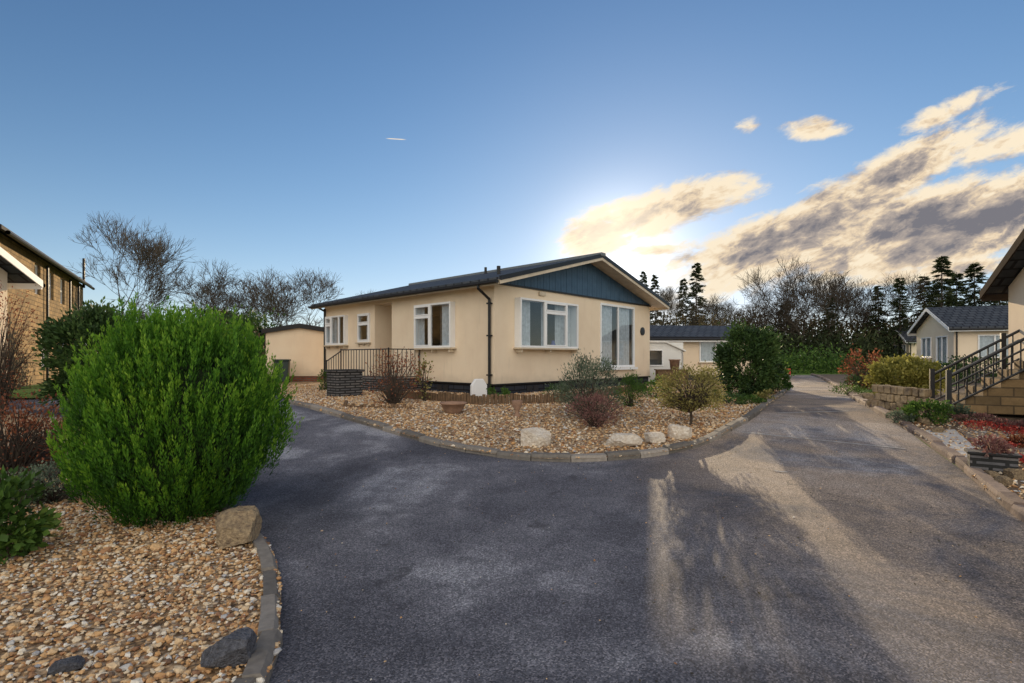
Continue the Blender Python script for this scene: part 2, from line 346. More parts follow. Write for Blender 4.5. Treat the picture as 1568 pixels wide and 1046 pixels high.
kerb('kerb',lk,0.40,0.10,0.085,M_kerb,1)
kerb('kerb',rk,0.45,0.14,0.10,M_kerbr,-1)
# pebbles
pebbles('gravel',lpoly,21000,0.0125,0.056,M_peb,(-5.5,-0.9,2.0,6.2),True)
pebbles('gravel',cpoly,42000,0.020,0.055,M_peb,(-9,12,6.8,20),False,lambda X,Y:np.clip(1.3-(Y-7)/14,0.25,1))
pebbles('gravel',vpoly,6000,0.02,0.055,M_peb,(4,9,4,12),False)
rpoly=rk+[(13,33),(-6,14),(-3,6),(-1,2),(-1,-6)]
pebbles('road_grit',rpoly,350,0.006,0.006,M_peb,(-2,6,2.2,9),False)
# ------------------------------------------------------------------ vegetation helpers
def cloudpts(cx,cy,z0,rx,ry,h,n,nc,spread,low=0.0,surf=0.6):
    d=rng.normal(size=(nc,3)); d/=np.linalg.norm(d,axis=1,keepdims=True)
    r=surf+(1-surf)*rng.random((nc,1))**0.6; c=d*r*rng.uniform(.82,1.12,(nc,1))
    k=rng.integers(0,nc,n); p=c[k]+rng.normal(size=(n,3))*spread
    p[:,2]=np.maximum(p[:,2],-1+low+rng.random(n)*.1)
    val=rng.random(nc)[k]
    P=np.stack([cx+p[:,0]*rx,cy+p[:,1]*ry,z0+(p[:,2]+1)*h/2],1)
    return P,p,val
def shrub(name,u,v,w,h,n,leaf,mat,nc=60,spread=0.16,twigs=25,low=0.0,wr=0.35,tm=None,pos=None,up=0.5,depth=1.0):
    x,y=pos if pos else G(u,v); s=y/F; rx=w/2*s; hh=h*s; z0=g(y)+0.04
    m=MB(); P,p,val=cloudpts(x,y,z0,rx,rx*depth,hh,n,nc,spread,low)
    D=p+np.array([0,0,up])+rng.normal(size=p.shape)*0.5
    m.leaves(P,D,leaf*rng.uniform(.6,1.3,n),leaf*wr*rng.uniform(.6,1.2,n),0,val)
    segs=[]
    for i in range(twigs):
        q=P[rng.integers(0,n)]; b=np.array([x+random.uniform(-.15,.15)*rx,y+random.uniform(-.15,.15)*rx,z0-.03]); mid=(b+q)/2+rng.normal(size=3)*0.08*rx; mid[2]+=0.1*hh
        segs+= [(b,mid,0.010,0.007),(mid,q,0.007,0.003)]
    m.tubes(segs,4,1)
    return m.build(name,[mat,tm or M_bark],recalc=False)
def gen_tree(seed,h=10,depth=6,spread=0.55,r0=0.16,kids=(2,3),trunkf=0.22,up=0.12,ratio=0.74,tmin=0.009,twig=3):
    R=random.Random(seed); segs=[]
    def grow(p,d,L,r,k):
        n=3 if k>depth-2 else 2
        q=p
        for i in range(n):
            d=(d+Vector((R.gauss(0,.13),R.gauss(0,.13),R.gauss(0,.08)+up))).normalized()
            e=q+d*(L/n); r2=max(tmin,r*(1-.28/n)); segs.append((q[:],e[:],max(r,tmin),r2)); q=e; r=r2
            if k<depth and k>0 and i<n-1 and R.random()<.75:
                side(q,d,L*.6,r*.5,k-1)
        if k==0:
            for j in range(twig):
                nd=(d+Vector((R.gauss(0,.45),R.gauss(0,.45),R.gauss(.1,.35)))).normalized()
                segs.append((q[:],(q+nd*L*R.uniform(.7,1.3))[:],tmin*.8,tmin*.4))
            return
        c=R.randint(*kids)
        a0=R.uniform(0,6.28)
        for j in range(c):
            ang=R.uniform(.5,1.1)*spread; a=a0+j*6.28/c+R.uniform(-.4,.4)
            o=d.orthogonal().normalized(); o.rotate(Matrix.Rotation(a,3,d)) 
            nd=(d*math.cos(ang)+o*math.sin(ang)).normalized()
            grow(q,nd,L*ratio*R.uniform(.8,1.15),r*R.uniform(.62,.78),k-1)
    def side(p,d,L,r,k):
        o=d.orthogonal().normalized(); o.rotate(Matrix.Rotation(R.uniform(0,6.28),3,d))
        grow(p,(d*.55+o*.8).normalized(),L,r,k-1 if k>0 else 0)
    grow(Vector((0,0,-.2)),Vector((0,0,1)),h*trunkf,r0,depth)
    mz=max(s[1][2] for s in segs); f=h/mz
    segs=[(tuple(c*f for c in a),tuple(c*f for c in b),r,q) for a,b,r,q in segs]
    m=MB(); m.tubes(segs,3); return m,len(segs)
def tree_at(src,name,u,Y,topv,rz=None,wide=1.0):
    H=1.5+(HZ-topv)*Y/F-g(Y); s=H/10.0
    return inst(src,name,((u-784)/F*Y,Y,g(Y)),random.uniform(0,6.28) if rz is None else rz,(s*wide,s*wide,s))
def proto(m,name,mats):
    o=m.build(name,mats,recalc=False); scene.collection.objects.unlink(o); return o
T=[]
for sd,kw in ((11,dict(spread=.6)),(23,dict(spread=.55,r0=.14)),(5,dict(spread=.75,trunkf=.18))):
    m,c=gen_tree(sd,depth=7,tmin=.013,ratio=.78,**kw); T.append(proto(m,'bare',[M_bark])); print('tree segs',c)
mb,c=gen_tree(42,depth=7,spread=.42,r0=.13,trunkf=.20,up=.07,tmin=.011,ratio=.80); TB=proto(mb,'birch',[M_barkl]); print('birch',c)
def gen_con(seed,R=2.3,sp=1.0):
    r=np.random.default_rng(seed); m=MB(); segs=[((0,0,-.2),(0,0,5),.16,.09),((0,0,5),(0,0,9.95),.09,.015)]; PP=[];DD=[];CC=[]
    for z in np.arange(.9,9.8,.34):
        nb=int(r.integers(5,8)); f=1-z/10.2
        for j in range(nb):
            a=r.uniform(0,6.28); L=R*f**.9*r.uniform(.45,1.2)+.12; zz=z+r.uniform(-.15,.15); cv=r.random()
            dx,dy=math.cos(a),math.sin(a); droop=-.25*L*r.uniform(.1,1.3)
            segs.append(((0,0,zz),(dx*L,dy*L,zz+droop),.025,.008))
            for t in np.arange(.15,1.05,.07):
                for sgn in (-1,0,1,r.uniform(-1,1)):
                    p=np.array([dx*L*t,dy*L*t,zz+droop*t])+r.normal(size=3)*.04
                    PP.append(p); DD.append([dx+sgn*-dy*.9,dy+sgn*dx*.9,-.1+r.normal()*.3]); CC.append(cv)
    P=np.array(PP);D=np.array(DD)
    m.leaves(P,D,r.uniform(.15,.36,len(P)),.035,0,np.array(CC)); m.tubes(segs,4,1); return m
CN=[proto(gen_con(1),'con',[L_con,M_bark]),proto(gen_con(2,2.8),'con2',[L_con,M_bark])]
# ---- big conifer shrub (foreground)
def bigbush():
    bx,by=-3.08,4.79; H=1.80; z0=g(by)+.05
    zs=[0,.08,.2,.35,.5,.65,.78,.88,.95,1.0]; rs=[.26,.44,.65,.80,.85,.81,.72,.59,.44,.22]
    m=MB(); PP=[];DD=[];LL=[];CC=[]
    def rad(t,a):
        r=np.interp(t,zs,rs); return r*(1+.20*noise.noise(Vector((math.cos(a)*1.5,math.sin(a)*1.5,t*2.0+3)))+.15*noise.noise(Vector((math.cos(a)*4.5,math.sin(a)*4.5,t*3.5))))
    def plume(b,d,L,cv,n=56):
        t=rng.random(n)**.85; rr=rng.normal(size=(n,3)); rr-=(rr@d)[:,None]*d; rr/=np.linalg.norm(rr,axis=1,keepdims=True)+1e-6
        w=.034*(1-t)**.7+.003
        bend=np.array([0,0,1.])*.22
        P=b+(t*L)[:,None]*d+(t**2*L)[:,None]*bend+rr*(w*rng.random(n)**.5)[:,None]
        PP.append(P); DD.append(d*1.0+bend*t[:,None]*2+rr*.42+rng.normal(size=(n,3))*.1); LL.append(rng.uniform(.022,.05,n)); CC.append(np.clip(cv*.5+.64*t-.08+rng.normal(size=n)*.06,0,1))  # lighter towards plume ends: sunlit tips put into the colour value
    for i in range(2150):
        t=random.random()**.8; a=random.uniform(0,6.283); fr=random.random()
        r=rad(t,a)*(.66+.35*fr)
        b=np.array([bx+r*math.cos(a),by+r*math.sin(a),z0+t*H*.93-.14])
        o=.50*(1-t)**.8+.13; d=np.array([math.cos(a)*o,math.sin(a)*o,1.0])+rng.normal(size=3)*.12; d/=np.linalg.norm(d)
        cv=.5+.9*noise.noise(Vector(b*2.6)); plume(b,d,random.uniform(.17,.36),np.clip(cv*.5+.25*random.random()+.35*fr-.05,0,1))  # deeper plumes darker: inner shade of the bush put into the colour value
    for k in range(30):
        sx,sy=random.uniform(-.65,.65),random.uniform(-.5,.5)
        if sx*sx+sy*sy>.45: continue
        hh=H*(.80+.17*random.random())+(.10 if abs(sx+.32)<.13 or abs(sx-.38)<.12 else 0)-(.08 if abs(sx-.05)<.12 else 0)
        for k in range(14):
            b=np.array([bx+sx+random.gauss(0,.035),by+sy+random.gauss(0,.035),z0+hh-.14-.30*random.random()]); d=np.array([random.gauss(0,.09),random.gauss(0,.09),1.]); d/=np.linalg.norm(d); plume(b,d,random.uniform(.15,.30),random.random())
    m.leaves(np.vstack(PP),np.vstack(DD),np.concatenate(LL),np.concatenate(LL)*.14,0,np.concatenate(CC))
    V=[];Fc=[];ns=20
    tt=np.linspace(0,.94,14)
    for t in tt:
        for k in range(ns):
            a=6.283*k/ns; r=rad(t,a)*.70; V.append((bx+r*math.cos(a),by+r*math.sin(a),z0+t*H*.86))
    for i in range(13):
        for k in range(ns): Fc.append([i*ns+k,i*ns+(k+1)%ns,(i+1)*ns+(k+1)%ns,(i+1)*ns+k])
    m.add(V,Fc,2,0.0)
    for k in range(6):
        a=k; m.tubes([((bx+.1*math.cos(a),by+.1*math.sin(a),0),(bx+.35*math.cos(a),by+.35*math.sin(a),.5),.03,.02)],6,1)
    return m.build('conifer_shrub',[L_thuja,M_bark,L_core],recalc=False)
bigbush()
# ------------------------------------------------------------------ rocks, pots
def rock(name,u,v,w,h,mat,pos=None,seed=0,depth=.8):
    x,y=pos if pos else G(u,v); s=y/F
    bm=bmesh.new(); bmesh.ops.create_icosphere(bm,subdivisions=4,radius=1)
    R=random.Random(seed*31+5)
    planes=[(Vector((R.gauss(0,1),R.gauss(0,1),R.gauss(0,.8))).normalized(),R.uniform(.52,.8)) for _ in range(13)]
    for q in bm.verts:
        p=q.co.copy(); k=1+.22*noise.noise(p*1.1+Vector((seed,0,0)))
        c=Vector((max(-.82,min(.82,p.x*k)),max(-.8,min(.8,p.y*k)),max(-.8,min(.72,p.z*k))))
        for n_,dd in planes:
            o=c.dot(n_)-dd
            if o>0: c-=n_*o
        q.co=c+p*(.05*noise.noise(p*5+Vector((seed,0,0)))+.03*noise.noise(p*14))
    me=bpy.data.meshes.new(name); bm.to_mesh(me); bm.free(); me.materials.append(mat)
    for p in me.polygons: p.use_smooth=False
    o=bpy.data.objects.new(name,me); o.scale=(w*s/1.5,w*s/1.5*depth,h*s/1.35); o.location=(x,y+w*s/2*depth*.6,g(y)+.05+h*s*.38); o.rotation_euler=(0,0,R.uniform(-.4,.4)); scene.collection.objects.link(o); return o
for i,(u,v,w,h) in enumerate([(820,688,46,28),(956,690,44,21),(1003,684,30,17),(1047,678,36,24)]): rock('boulder',u,v,w,h,M_boul,seed=i+1)
rock('sandstone_rock',352,848,66,58,M_sand,seed=3); rock('sandstone_rock',150,785,50,24,M_sand,seed=5)
rock('slate_rock',340,1044,66,52,M_drock,seed=8); rock('slate_rock',95,1050,40,20,M_drock,seed=9)
def bowl(name,u,v,w,h,mat,prof):
    x,y=G(u,v); s=y/F; m=MB(); m.lathe([(r*w*s/2,g(y)+.05+z*h*s) for r,z in prof],x,y); return m.build(name,[mat,M_soil],smooth=True)
B=[(0,0),(.5,0),(.55,.12),(.75,.4),(.95,.85),(1.05,.88),(1.05,1),(.92,1),(.85,.8),(0,.78)]
bowl('bowl_planter',694,637,40,17,M_terr,B)
bowl('urn_planter',792,643,17,26,M_terr,[(0,0),(.7,0),(.7,.1),(.35,.25),(.4,.4),(.85,.7),(1,.95),(.9,1),(.75,.9),(0,.88)])
# ------------------------------------------------------------------ generic building parts
def wall(m,T_,a0,a1,z0,z1,ops,th=.12,mi=0):
    A=sorted(set([a0,a1]+[o[0] for o in ops]+[o[1] for o in ops])); Z=sorted(set([z0,z1]+[o[2] for o in ops]+[o[3] for o in ops]))
    for i in range(len(A)-1):
        for j in range(len(Z)-1):
            ca=(A[i]+A[i+1])/2;cz=(Z[j]+Z[j+1])/2
            if any(o[0]<ca<o[1] and o[2]<cz<o[3] for o in ops): continue
            m.box(A[i],A[i+1],-th,0,Z[j],Z[j+1],mi,T_)
def window(par,name,T_,a0,a1,z0,z1,proj=.14,muls=(),transom=None,curt=True,sill=True,fw=.06,cgap=None):
    m=MB(); fr=lambda x0,x1,za,zb,d0=-.04,d1=None:m.box(x0,x1,d0,proj if d1 is None else d1,za,zb,0,T_)
    fr(a0,a1,z0,z0+fw); fr(a0,a1,z1-fw,z1); fr(a0,a0+fw,z0+fw,z1-fw); fr(a1-fw,a1,z0+fw,z1-fw)
    for mu in muls: fr(mu-.035,mu+.035,z0+fw,z1-fw,proj-.07,proj)
    if transom:
        for (t0,t1,tz) in transom: fr(t0+.04,t1-.04,tz-.03,tz+.03,proj-.065,proj-.004)
        for (t0,t1,tz) in transom:
            for q0,q1 in ((z0+fw,tz-.03),(tz+.03,z1-fw)):
                fr(t0+.036,t0+.075,q0,q1,proj-.05,proj+.012); fr(t1-.075,t1-.036,q0,q1,proj-.05,proj+.012); fr(t0+.075,t1-.075,q0,q0+.035,proj-.05,proj+.012); fr(t0+.075,t1-.075,q1-.035,q1,proj-.05,proj+.012)
    m.build(name+'_frame',[M_white],par,bevel=.006)
    m=MB(); d=proj-.04; m.add([T_(a0+fw*.6,d,z0+fw*.6),T_(a1-fw*.6,d,z0+fw*.6),T_(a1-fw*.6,d,z1-fw*.6),T_(a0+fw*.6,d,z1-fw*.6)],[[0,1,2,3]]); m.build(name+'_glass',[M_glass],par,recalc=False)
    if sill:
        m=MB(); m.box(a0-.06,a1+.06,-.05,proj+.06,z0-.05,z0-.002,0,T_); m.box(a0+.04,a0+.10,0,proj,z0-.14,z0-.05,0,T_); m.box(a1-.10,a1-.04,0,proj,z0-.14,z0-.05,0,T_); m.box((a0+a1)/2-.03,(a0+a1)/2+.03,0,proj-.02,z0-.13,z0-.05,0,T_); m.build(name+'_sill',[M_trim],par,bevel=.006)
    if curt:
        m=MB(); spans=cgap or [(a0+.05,a1-.05)]
        for s0,s1 in spans:
            n=int((s1-s0)/.02)+2; aa=np.linspace(s0,s1,n); V=[]
            for i,a in enumerate(aa):
                dd=min(-.02,proj-.14)+.035*math.sin(a*40+math.sin(a*7)*2)
                V.append(T_(a,dd,z0+.05)); V.append(T_(a,dd,z1-.03))
            m.add(V,[[2*i,2*i+2,2*i+3,2*i+1] for i in range(n-1)])
        m.build(name+'_curtain',[M_curt],par,smooth=True)
# ------------------------------------------------------------------ main park home
H=empty('park_home',(-0.49,14.4,.4),math.atan2(.734,.679))
W,Ln=8.93,9.67
TG=lambda a,d,z:(a,-d,z)
TL=lambda a,d,z:(-d,a,z)
m=MB()
wall(m,TG,0,W,.34,3.2,[(.83,3.67,1.40,2.84),(5.3,7.68,.75,3.05)])
wall(m,TL,.12,Ln,.34,3.2,[(1.65,3.44,1.41,2.78),(4.95,6.0,.40,3.0),(6.29,7.08,1.67,2.72),(7.84,9.34,1.60,2.73)])
m.box(W-.12,W,.12,Ln,.34,3.2); m.box(.12,W-.12,Ln-.12,Ln,.34,3.2)
m.box(.12,1.3,4.83,4.95,.4,3.1); m.box(.12,1.3,6.0,6.12,.4,3.1); m.box(1.3,1.4,4.83,6.12,.4,3.1); m.box(.12,1.3,4.95,6.0,3.0,3.1)
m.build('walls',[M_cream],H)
m=MB(); m.box(.04,W-.04,.04,Ln-.04,0,.34); m.build('skirt',[M_skirt],H)
m=MB(); m.box(-.02,W+.02,-.03,.0,.33,.37); m.box(-.03,0,-.03,Ln,.33,.37); m.build('skirt_rail',[M_black],H)
m=MB()
for bx in (1.4,1.7,6.6): m.box(bx,bx+.24,.02,.038,.12,.27)
m.box(.02,.038,2.0,2.24,.12,.27); m.box(.02,.038,2.3,2.54,.12,.27); m.build('air_vents',[M_metal],H)
m=MB(); m.box(.2,W-.2,2.5,2.6,.36,3.2); m.box(2.3,2.4,.2,4.7,.36,3.2); m.box(.13,W-.13,.13,Ln-.13,.345,.375); m.box(.13,W-.13,.13,Ln-.13,3.1,3.19); m.build('interior',[M_dark],H)
m=MB(); m.box(1.27,1.296,5.05,5.92,.42,2.5); m.build('door',[M_white],H)
window(H,'lounge_window',TG,.83,3.67,1.40,2.84,.24,(1.95,3.05),[(1.95,3.05,2.5)],cgap=[(.9,1.55),(2.02,2.35),(2.72,3.6)])
window(H,'side_window',TL,1.65,3.44,1.41,2.78,.2,(2.62,),[(2.62,3.44,2.4)],cgap=[(1.72,2.25),(3.15,3.38)])
window(H,'hall_window',TL,6.29,7.08,1.67,2.72,.06,(),[(6.29,7.08,2.35)],cgap=[(6.33,6.6)])
window(H,'bedroom_window',TL,7.84,9.34,1.60,2.73,.16,(8.3,8.85),[(8.85,9.34,2.4)],cgap=[(7.9,8.2),(8.7,9.25)])
window(H,'patio_door',TG,5.3,7.68,.75,3.05,.03,(6.5,),None,sill=False,fw=.08,cgap=[(5.36,6.2),(6.65,7.5)])
m=MB(); m.box(5.25,7.73,-.14,-.03,.66,.745); m.build('patio_threshold',[M_white],H)
m=MB(); m.lathe([(0,1.42),(.07,1.42),(.09,1.5),(.05,1.6),(.06,1.64),(0,1.64)],2.55,-.06,12); m.build('blue_vase',[simple('blue_glaze',(.03,.06,.3),None,4,.2,0)],H,smooth=True)
# roof
zt=lambda x:4.54-.265*abs(x-W/2)
X0,X1=-.42,W+.42; mid=W/2
def band(m,y0,y1,t0,t1,mi=0,xa=X0,xb=X1,e=0):
    m.prism([(xa,zt(xa)-t0+e),(mid,zt(mid)-t0+e),(mid,zt(mid)-t1+e),(xa,zt(xa)-t1+e)],y0,y1,mi); m.prism([(mid+.0001,zt(mid)-t0+e),(xb,zt(xb)-t0+e),(xb,zt(xb)-t1+e),(mid+.0001,zt(mid)-t1+e)],y0,y1,mi)
m=MB(); band(m,-.60,Ln+.3,0,.07); m.build('roof_covering',[M_roof],H)
m=MB(); band(m,-.585,Ln+.29,.072,.13,0,X0+.03,X1-.03); m.build('roof_soffit',[M_trim],H)
m=MB(); band(m,-.64,-.602,.07,.19,0); m.build('bargeboards',[M_trim],H)
m=MB(); band(m,-.66,-.60,-.03,.095,0); m.build('verge_trim',[M_black],H)
m=MB(); m.box(mid-.13,mid+.13,-.70,Ln+.32,4.47,4.60); m.build('ridge_cap',[simple('ridge_grey',(.16,.18,.2))],H,bevel=.03)
m=MB()
for x,s in ((X0,-1),(X1,1)):
    z=zt(x)-.07; m.box(min(x,x+s*.02),max(x,x+s*.02),-.585,Ln+.28,z-.13,z,1)
    prof=[(x+s*.022,z-.01),(x+s*.022,z-.07),(x+s*.05,z-.10),(x+s*.10,z-.10),(x+s*.125,z-.07),(x+s*.125,z-.01)]
    m.prism(prof,-.6,Ln+.3,0)
m.build('gutters',[M_black,M_trim],H)
m=MB(); zz=zt(X0)-.17
m.tubes([((X0-.07,.14,zz+.02),(X0-.07,.14,zz-.08),.04,.04),((X0-.07,.14,zz-.08),(-.06,.14,zz-.34),.04,.04),((-.06,.14,zz-.34),(-.06,.14,.05),.04,.04)],10)
m.tubes([((-.05,Ln-.1,zz),(-.05,Ln-.1,.05),.04,.04),((X0-.07,Ln-.1,zz+.1),(-.05,Ln-.1,zz-.1),.04,.04)],8)
for z in (.6,1.7,2.6): m.box(-.11,0,.07,.21,z,z+.04)
m.build('downpipes',[M_black],H)
m=MB(); n=60; bw=(W-.1)/n
for i in range(n):
    x=.05+i*bw; a,b=x+.004,x+bw-.004
    m.prism([(a,3.215),(b,3.215),(b,zt(b)-.135),(a,zt(a)-.135)],-.035+.004*(i%2),-.005,0)
m.prism([(0,3.2),(W,3.2),(W,zt(W)-.14),(mid,zt(mid)-.14),(0,zt(0)-.14)],-.004,.1,1)
m.build('gable_boards',[M_blue,M_black],H)
m=MB(); m.box(.0,W,-.06,-.003,3.16,3.21); m.build('gable_rail',[M_black],H)
m=MB(); m.tubes([((mid-.9,4,4.2),(mid-.9,4,4.55),.05,.05),((1.4,1.2,3.7),(1.4,1.2,3.98),.06,.06)],8); m.build('roof_vents',[M_black],H)
m=MB(); m.lathe([(0,0),(.16,0),(.16,.03),(.0,.04)],0,0,16); o=m.build('house_number_plaque',[M_metal],H); o.location=(8.3,-.01,2.15); o.rotation_euler=(math.pi/2,0,0)
m=MB(); m.box(1.9,2.2,-.07,-.002,3.0,3.12); m.build('gable_lamp',[M_trim],H,bevel=.02)
# porch
m=MB(); m.box(-1.25,0.02,3.3,6.6,0,.45); m.box(-1.25,0,6.6,6.95,0,.3); m.box(-1.25,0,6.95,7.3,0,.15); m.build('porch_platform',[M_slate],H)
m=MB(); 
def rail(m,p0,p1,h,n,base=.06,r=.012):
    p0=np.array(p0,float);p1=np.array(p1,float);up=np.array([0,0,h]); lo=np.array([0,0,base])
    segs=[(p0+up,p1+up,r*1.6,r*1.6),(p0+lo,p1+lo,r*1.3,r*1.3),(p0,p0+up*1.05,r*1.8,r*1.8),(p1,p1+up*1.05,r*1.8,r*1.8)]
    for i in range(1,n): q=p0+(p1-p0)*i/n; segs.append((q+lo,q+up,r,r))
    m.tubes(segs,6)
rail(m,(-1.2,3.35,.45),(-1.2,6.2,.45),.92,17); rail(m,(-1.2,6.2,.45),(-1.2,7.2,.1),.88,6); rail(m,(-1.2,3.35,.45),(-.05,3.35,.45),.92,7); m.build('porch_railing',[M_metal],H)
x,y=G(733,611); m=MB(); m.prism([(-.24,0),(.24,0),(.24,.33),(.12,.5),(-.12,.5),(-.24,.33)],-.05,.05); m.build('white_board',[M_white],loc=(x,y,g(y)+.04),rz=.6,bevel=.02)
x,y=G(528,609); m=MB(); m.box(-.38,.38,-.3,.3,0,.72); m.box(-.42,.42,-.34,.34,.72,.78); m.build('slate_pier',[M_slate],loc=(x,y,g(y)),rz=.8,bevel=.02)
m=MB(); 
def logs(m,a,b,h=.22):
    a=Vector(a);b=Vector(b);n=int((b-a).length/.09)
    for i in range(n):
        p=a.lerp(b,i/n); hh=h+random.uniform(-.04,.03); r=.042
        m.tubes([((p.x,p.y,g(p.y)+.02),(p.x+random.uniform(-.01,.01),p.y,g(p.y)+.05+hh),r,r*.9)],7)
        m.tubes([((p.x,p.y,g(p.y)+.05+hh),(p.x,p.y,g(p.y)+.051+hh+.004),r*.9,.001)],7)
logs(m,G(612,613),G(735,624)); logs(m,G(735,624),G(862,620)); logs(m,G(862,620),G(990,600))
m.build('log_edging',[M_wood])
m=MB()
for a,b in ((( -3.6,11.2),(-2.0,10.9)),((-3.6,11.2),(-3.9,12.2))): logs(m,a,b,.07)
m.build('log_edging',[M_wood])
# ------------------------------------------------------------------ neighbour homes
def bungalow(name,c,rz,w,l,eave,pitch,wallm,roofm,wins=(),gz=.4,ov=.35,skirt=M_skirt,trim=M_white,gwins=()):
    E=empty(name,(c[0],c[1],gz),rz); m=MB(); z1=eave
    TG=lambda a,d,z:(a,-d,z); TL=lambda a,d,z:(-d,a,z); TR=lambda a,d,z:(w+d,a,z)
    wall(m,TG,0,w,.3,z1,[o[:4] for o in gwins]); wall(m,TL,.12,l-.12,.3,z1,[o[:4] for o in wins if o[4]=='L']); wall(m,TR,.12,l-.12,.3,z1,[o[:4] for o in wins if o[4]=='R']); m.box(0,w,l-.12,l,.3,z1)
    m.prism([(0,z1),(w,z1),(w/2,z1+pitch*w/2)],.0,.1); m.prism([(0,z1),(w,z1),(w/2,z1+pitch*w/2)],l-.1,l)
    m.build('walls',[wallm],E)
    m=MB(); m.box(.03,w-.03,.03,l-.03,-.3,.3); m.build('skirt',[skirt],E)
    m=MB(); m.box(.2,w-.2,l*.45,l*.45+.1,.3,z1); m.box(w*.5,w*.5+.1,.2,l-.2,.3,z1); m.build('interior',[M_dark],E)
    rt=lambda x:z1+.12+pitch*(w/2-abs(x-w/2))
    m=MB()
    for xa,xb in ((-ov,w/2),(w/2+.0001,w+ov)):
        m.prism([(xa,rt(xa)),(xb,rt(xb)),(xb,rt(xb)-.09),(xa,rt(xa)-.09)],-ov,l+ov)
    m.build('roof',[roofm],E)
    m=MB()
    for xa,xb in ((-ov,w/2),(w/2+.0001,w+ov)):
        for y0,y1 in ((-ov-.03,-ov-.002),(l+ov+.002,l+ov+.03)):
            m.prism([(xa,rt(xa)-.02),(xb,rt(xb)-.02),(xb,rt(xb)-.2),(xa,rt(xa)-.2)],y0,y1)
    for x in (-ov,w+ov): m.box(x-.015,x+.015,-ov,l+ov,rt(x)-.24,rt(x)-.092)
    m.build('bargeboards',[trim],E)
    m=MB()
    for x in (-ov-.07,w+ov+.07): m.tubes([((x,-ov,rt(x)-.1),(x,l+ov,rt(x)-.1),.05,.05)],8)
    m.tubes([((w+.06,.1,z1-.1),(w+.06,.1,0),.035,.035),((-.06,.1,z1-.1),(-.06,.1,0),.035,.035)],8)
    m.build('gutters',[M_black],E)
    for i,o in enumerate(gwins): window(E,'gable_window_%d'%i,TG,*o[:4],.05,((o[0]+o[1])/2,),None)
    for i,o in enumerate(wins): window(E,'side_window_%d'%i,TL if o[4]=='L' else TR,*o[:4],.05,((o[0]+o[1])/2,),None)
    return E
ang=lambda dx,dy:math.atan2(dy,dx)
def place_right(name,corner,w,l,eave,pitch,**k):
    return bungalow(name,corner,ang(-.34,-.94),w,l,eave,pitch,M_cream,M_roof,**k)
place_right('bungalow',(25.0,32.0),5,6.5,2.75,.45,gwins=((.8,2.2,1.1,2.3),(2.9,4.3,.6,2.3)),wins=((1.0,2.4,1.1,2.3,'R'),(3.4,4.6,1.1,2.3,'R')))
place_right('bungalow',(37.2,51.0),5,6.5,2.7,.45,gwins=((.8,2.2,1.1,2.3),(2.9,4.3,1.1,2.3)))
bungalow('bungalow',(10.64,11.1),ang(-.45,-.9),5.6,6,2.62,.40,M_cream,M_roof,gwins=((2.2,3.4,1.1,2.3),),trim=M_btrim)
bungalow('bungalow',(11.4,24.6),math.radians(95),4.6,6.5,2.05,.26,M_cream,M_roof,wins=((1.0,2.6,.9,1.9,'L'),),gwins=((.6,1.8,.6,1.9),(2.6,3.8,.6,1.9)))
bungalow('garage',(-10.7,22.5),math.radians(6),2.9,4,2.25,.16,M_cream,M_roof,ov=.12,skirt=M_redbrick,trim=M_black)
x,y=G(432,588); m=MB(); m.prism([(-.24,.08),(.24,.08),(.29,.95),(-.29,.95)],-.3,.3); m.box(-.32,.32,-.36,.34,.95,1.02); m.box(-.28,.28,.34,.42,.93,1.0); m.tubes([((-.27,.28,.09),(-.2,.28,.09),.1,.1),((.2,.28,.09),(.27,.28,.09),.1,.1)],12); m.build('wheelie_bin',[M_bin],loc=(x,y,g(y)+.02),rz=.3,bevel=.02)
C_=empty('white_chalet_porch',(5.35,21.6,.4),math.radians(8))
m=MB(); wall(m,TG,0,1.9,.1,1.75,[(.35,1.0,.75,1.45)],.08); m.box(0,.08,0,1.6,.1,1.75); m.box(1.82,1.9,0,1.6,.1,1.5); m.box(.08,1.82,1.0,1.08,.1,1.7); m.build('walls',[M_wwall],C_)
m=MB(); m.prism([(-.08,1.8),(1.1,1.8),(1.98,1.42),(1.98,1.36),(1.1,1.74),(-.08,1.74)],-.1,1.7); m.build('roof',[M_wwall],C_)
window(C_,'window',TG,.35,1.0,.75,1.45,.03,(),None,sill=False,fw=.05,curt=False)
m=MB(); m.box(.0,1.9,.005,1.5,0,.1); m.build('skirt',[M_skirt],C_)
m=MB(); m.lathe([(0,0),(.16,0),(.2,.35),(.23,.36),(.23,.4),(.18,.4),(0,.36)],0,0); m.build('terracotta_pot',[M_terr],loc=(6.5,20.7,1.04),smooth=True)
m=MB(); m.box(-.6,.6,-.2,.2,0,.6); m.box(-.64,.64,-.24,.24,.6,.64); m.build('timber_planter',[M_wood],loc=(6.4,20.75,.4))
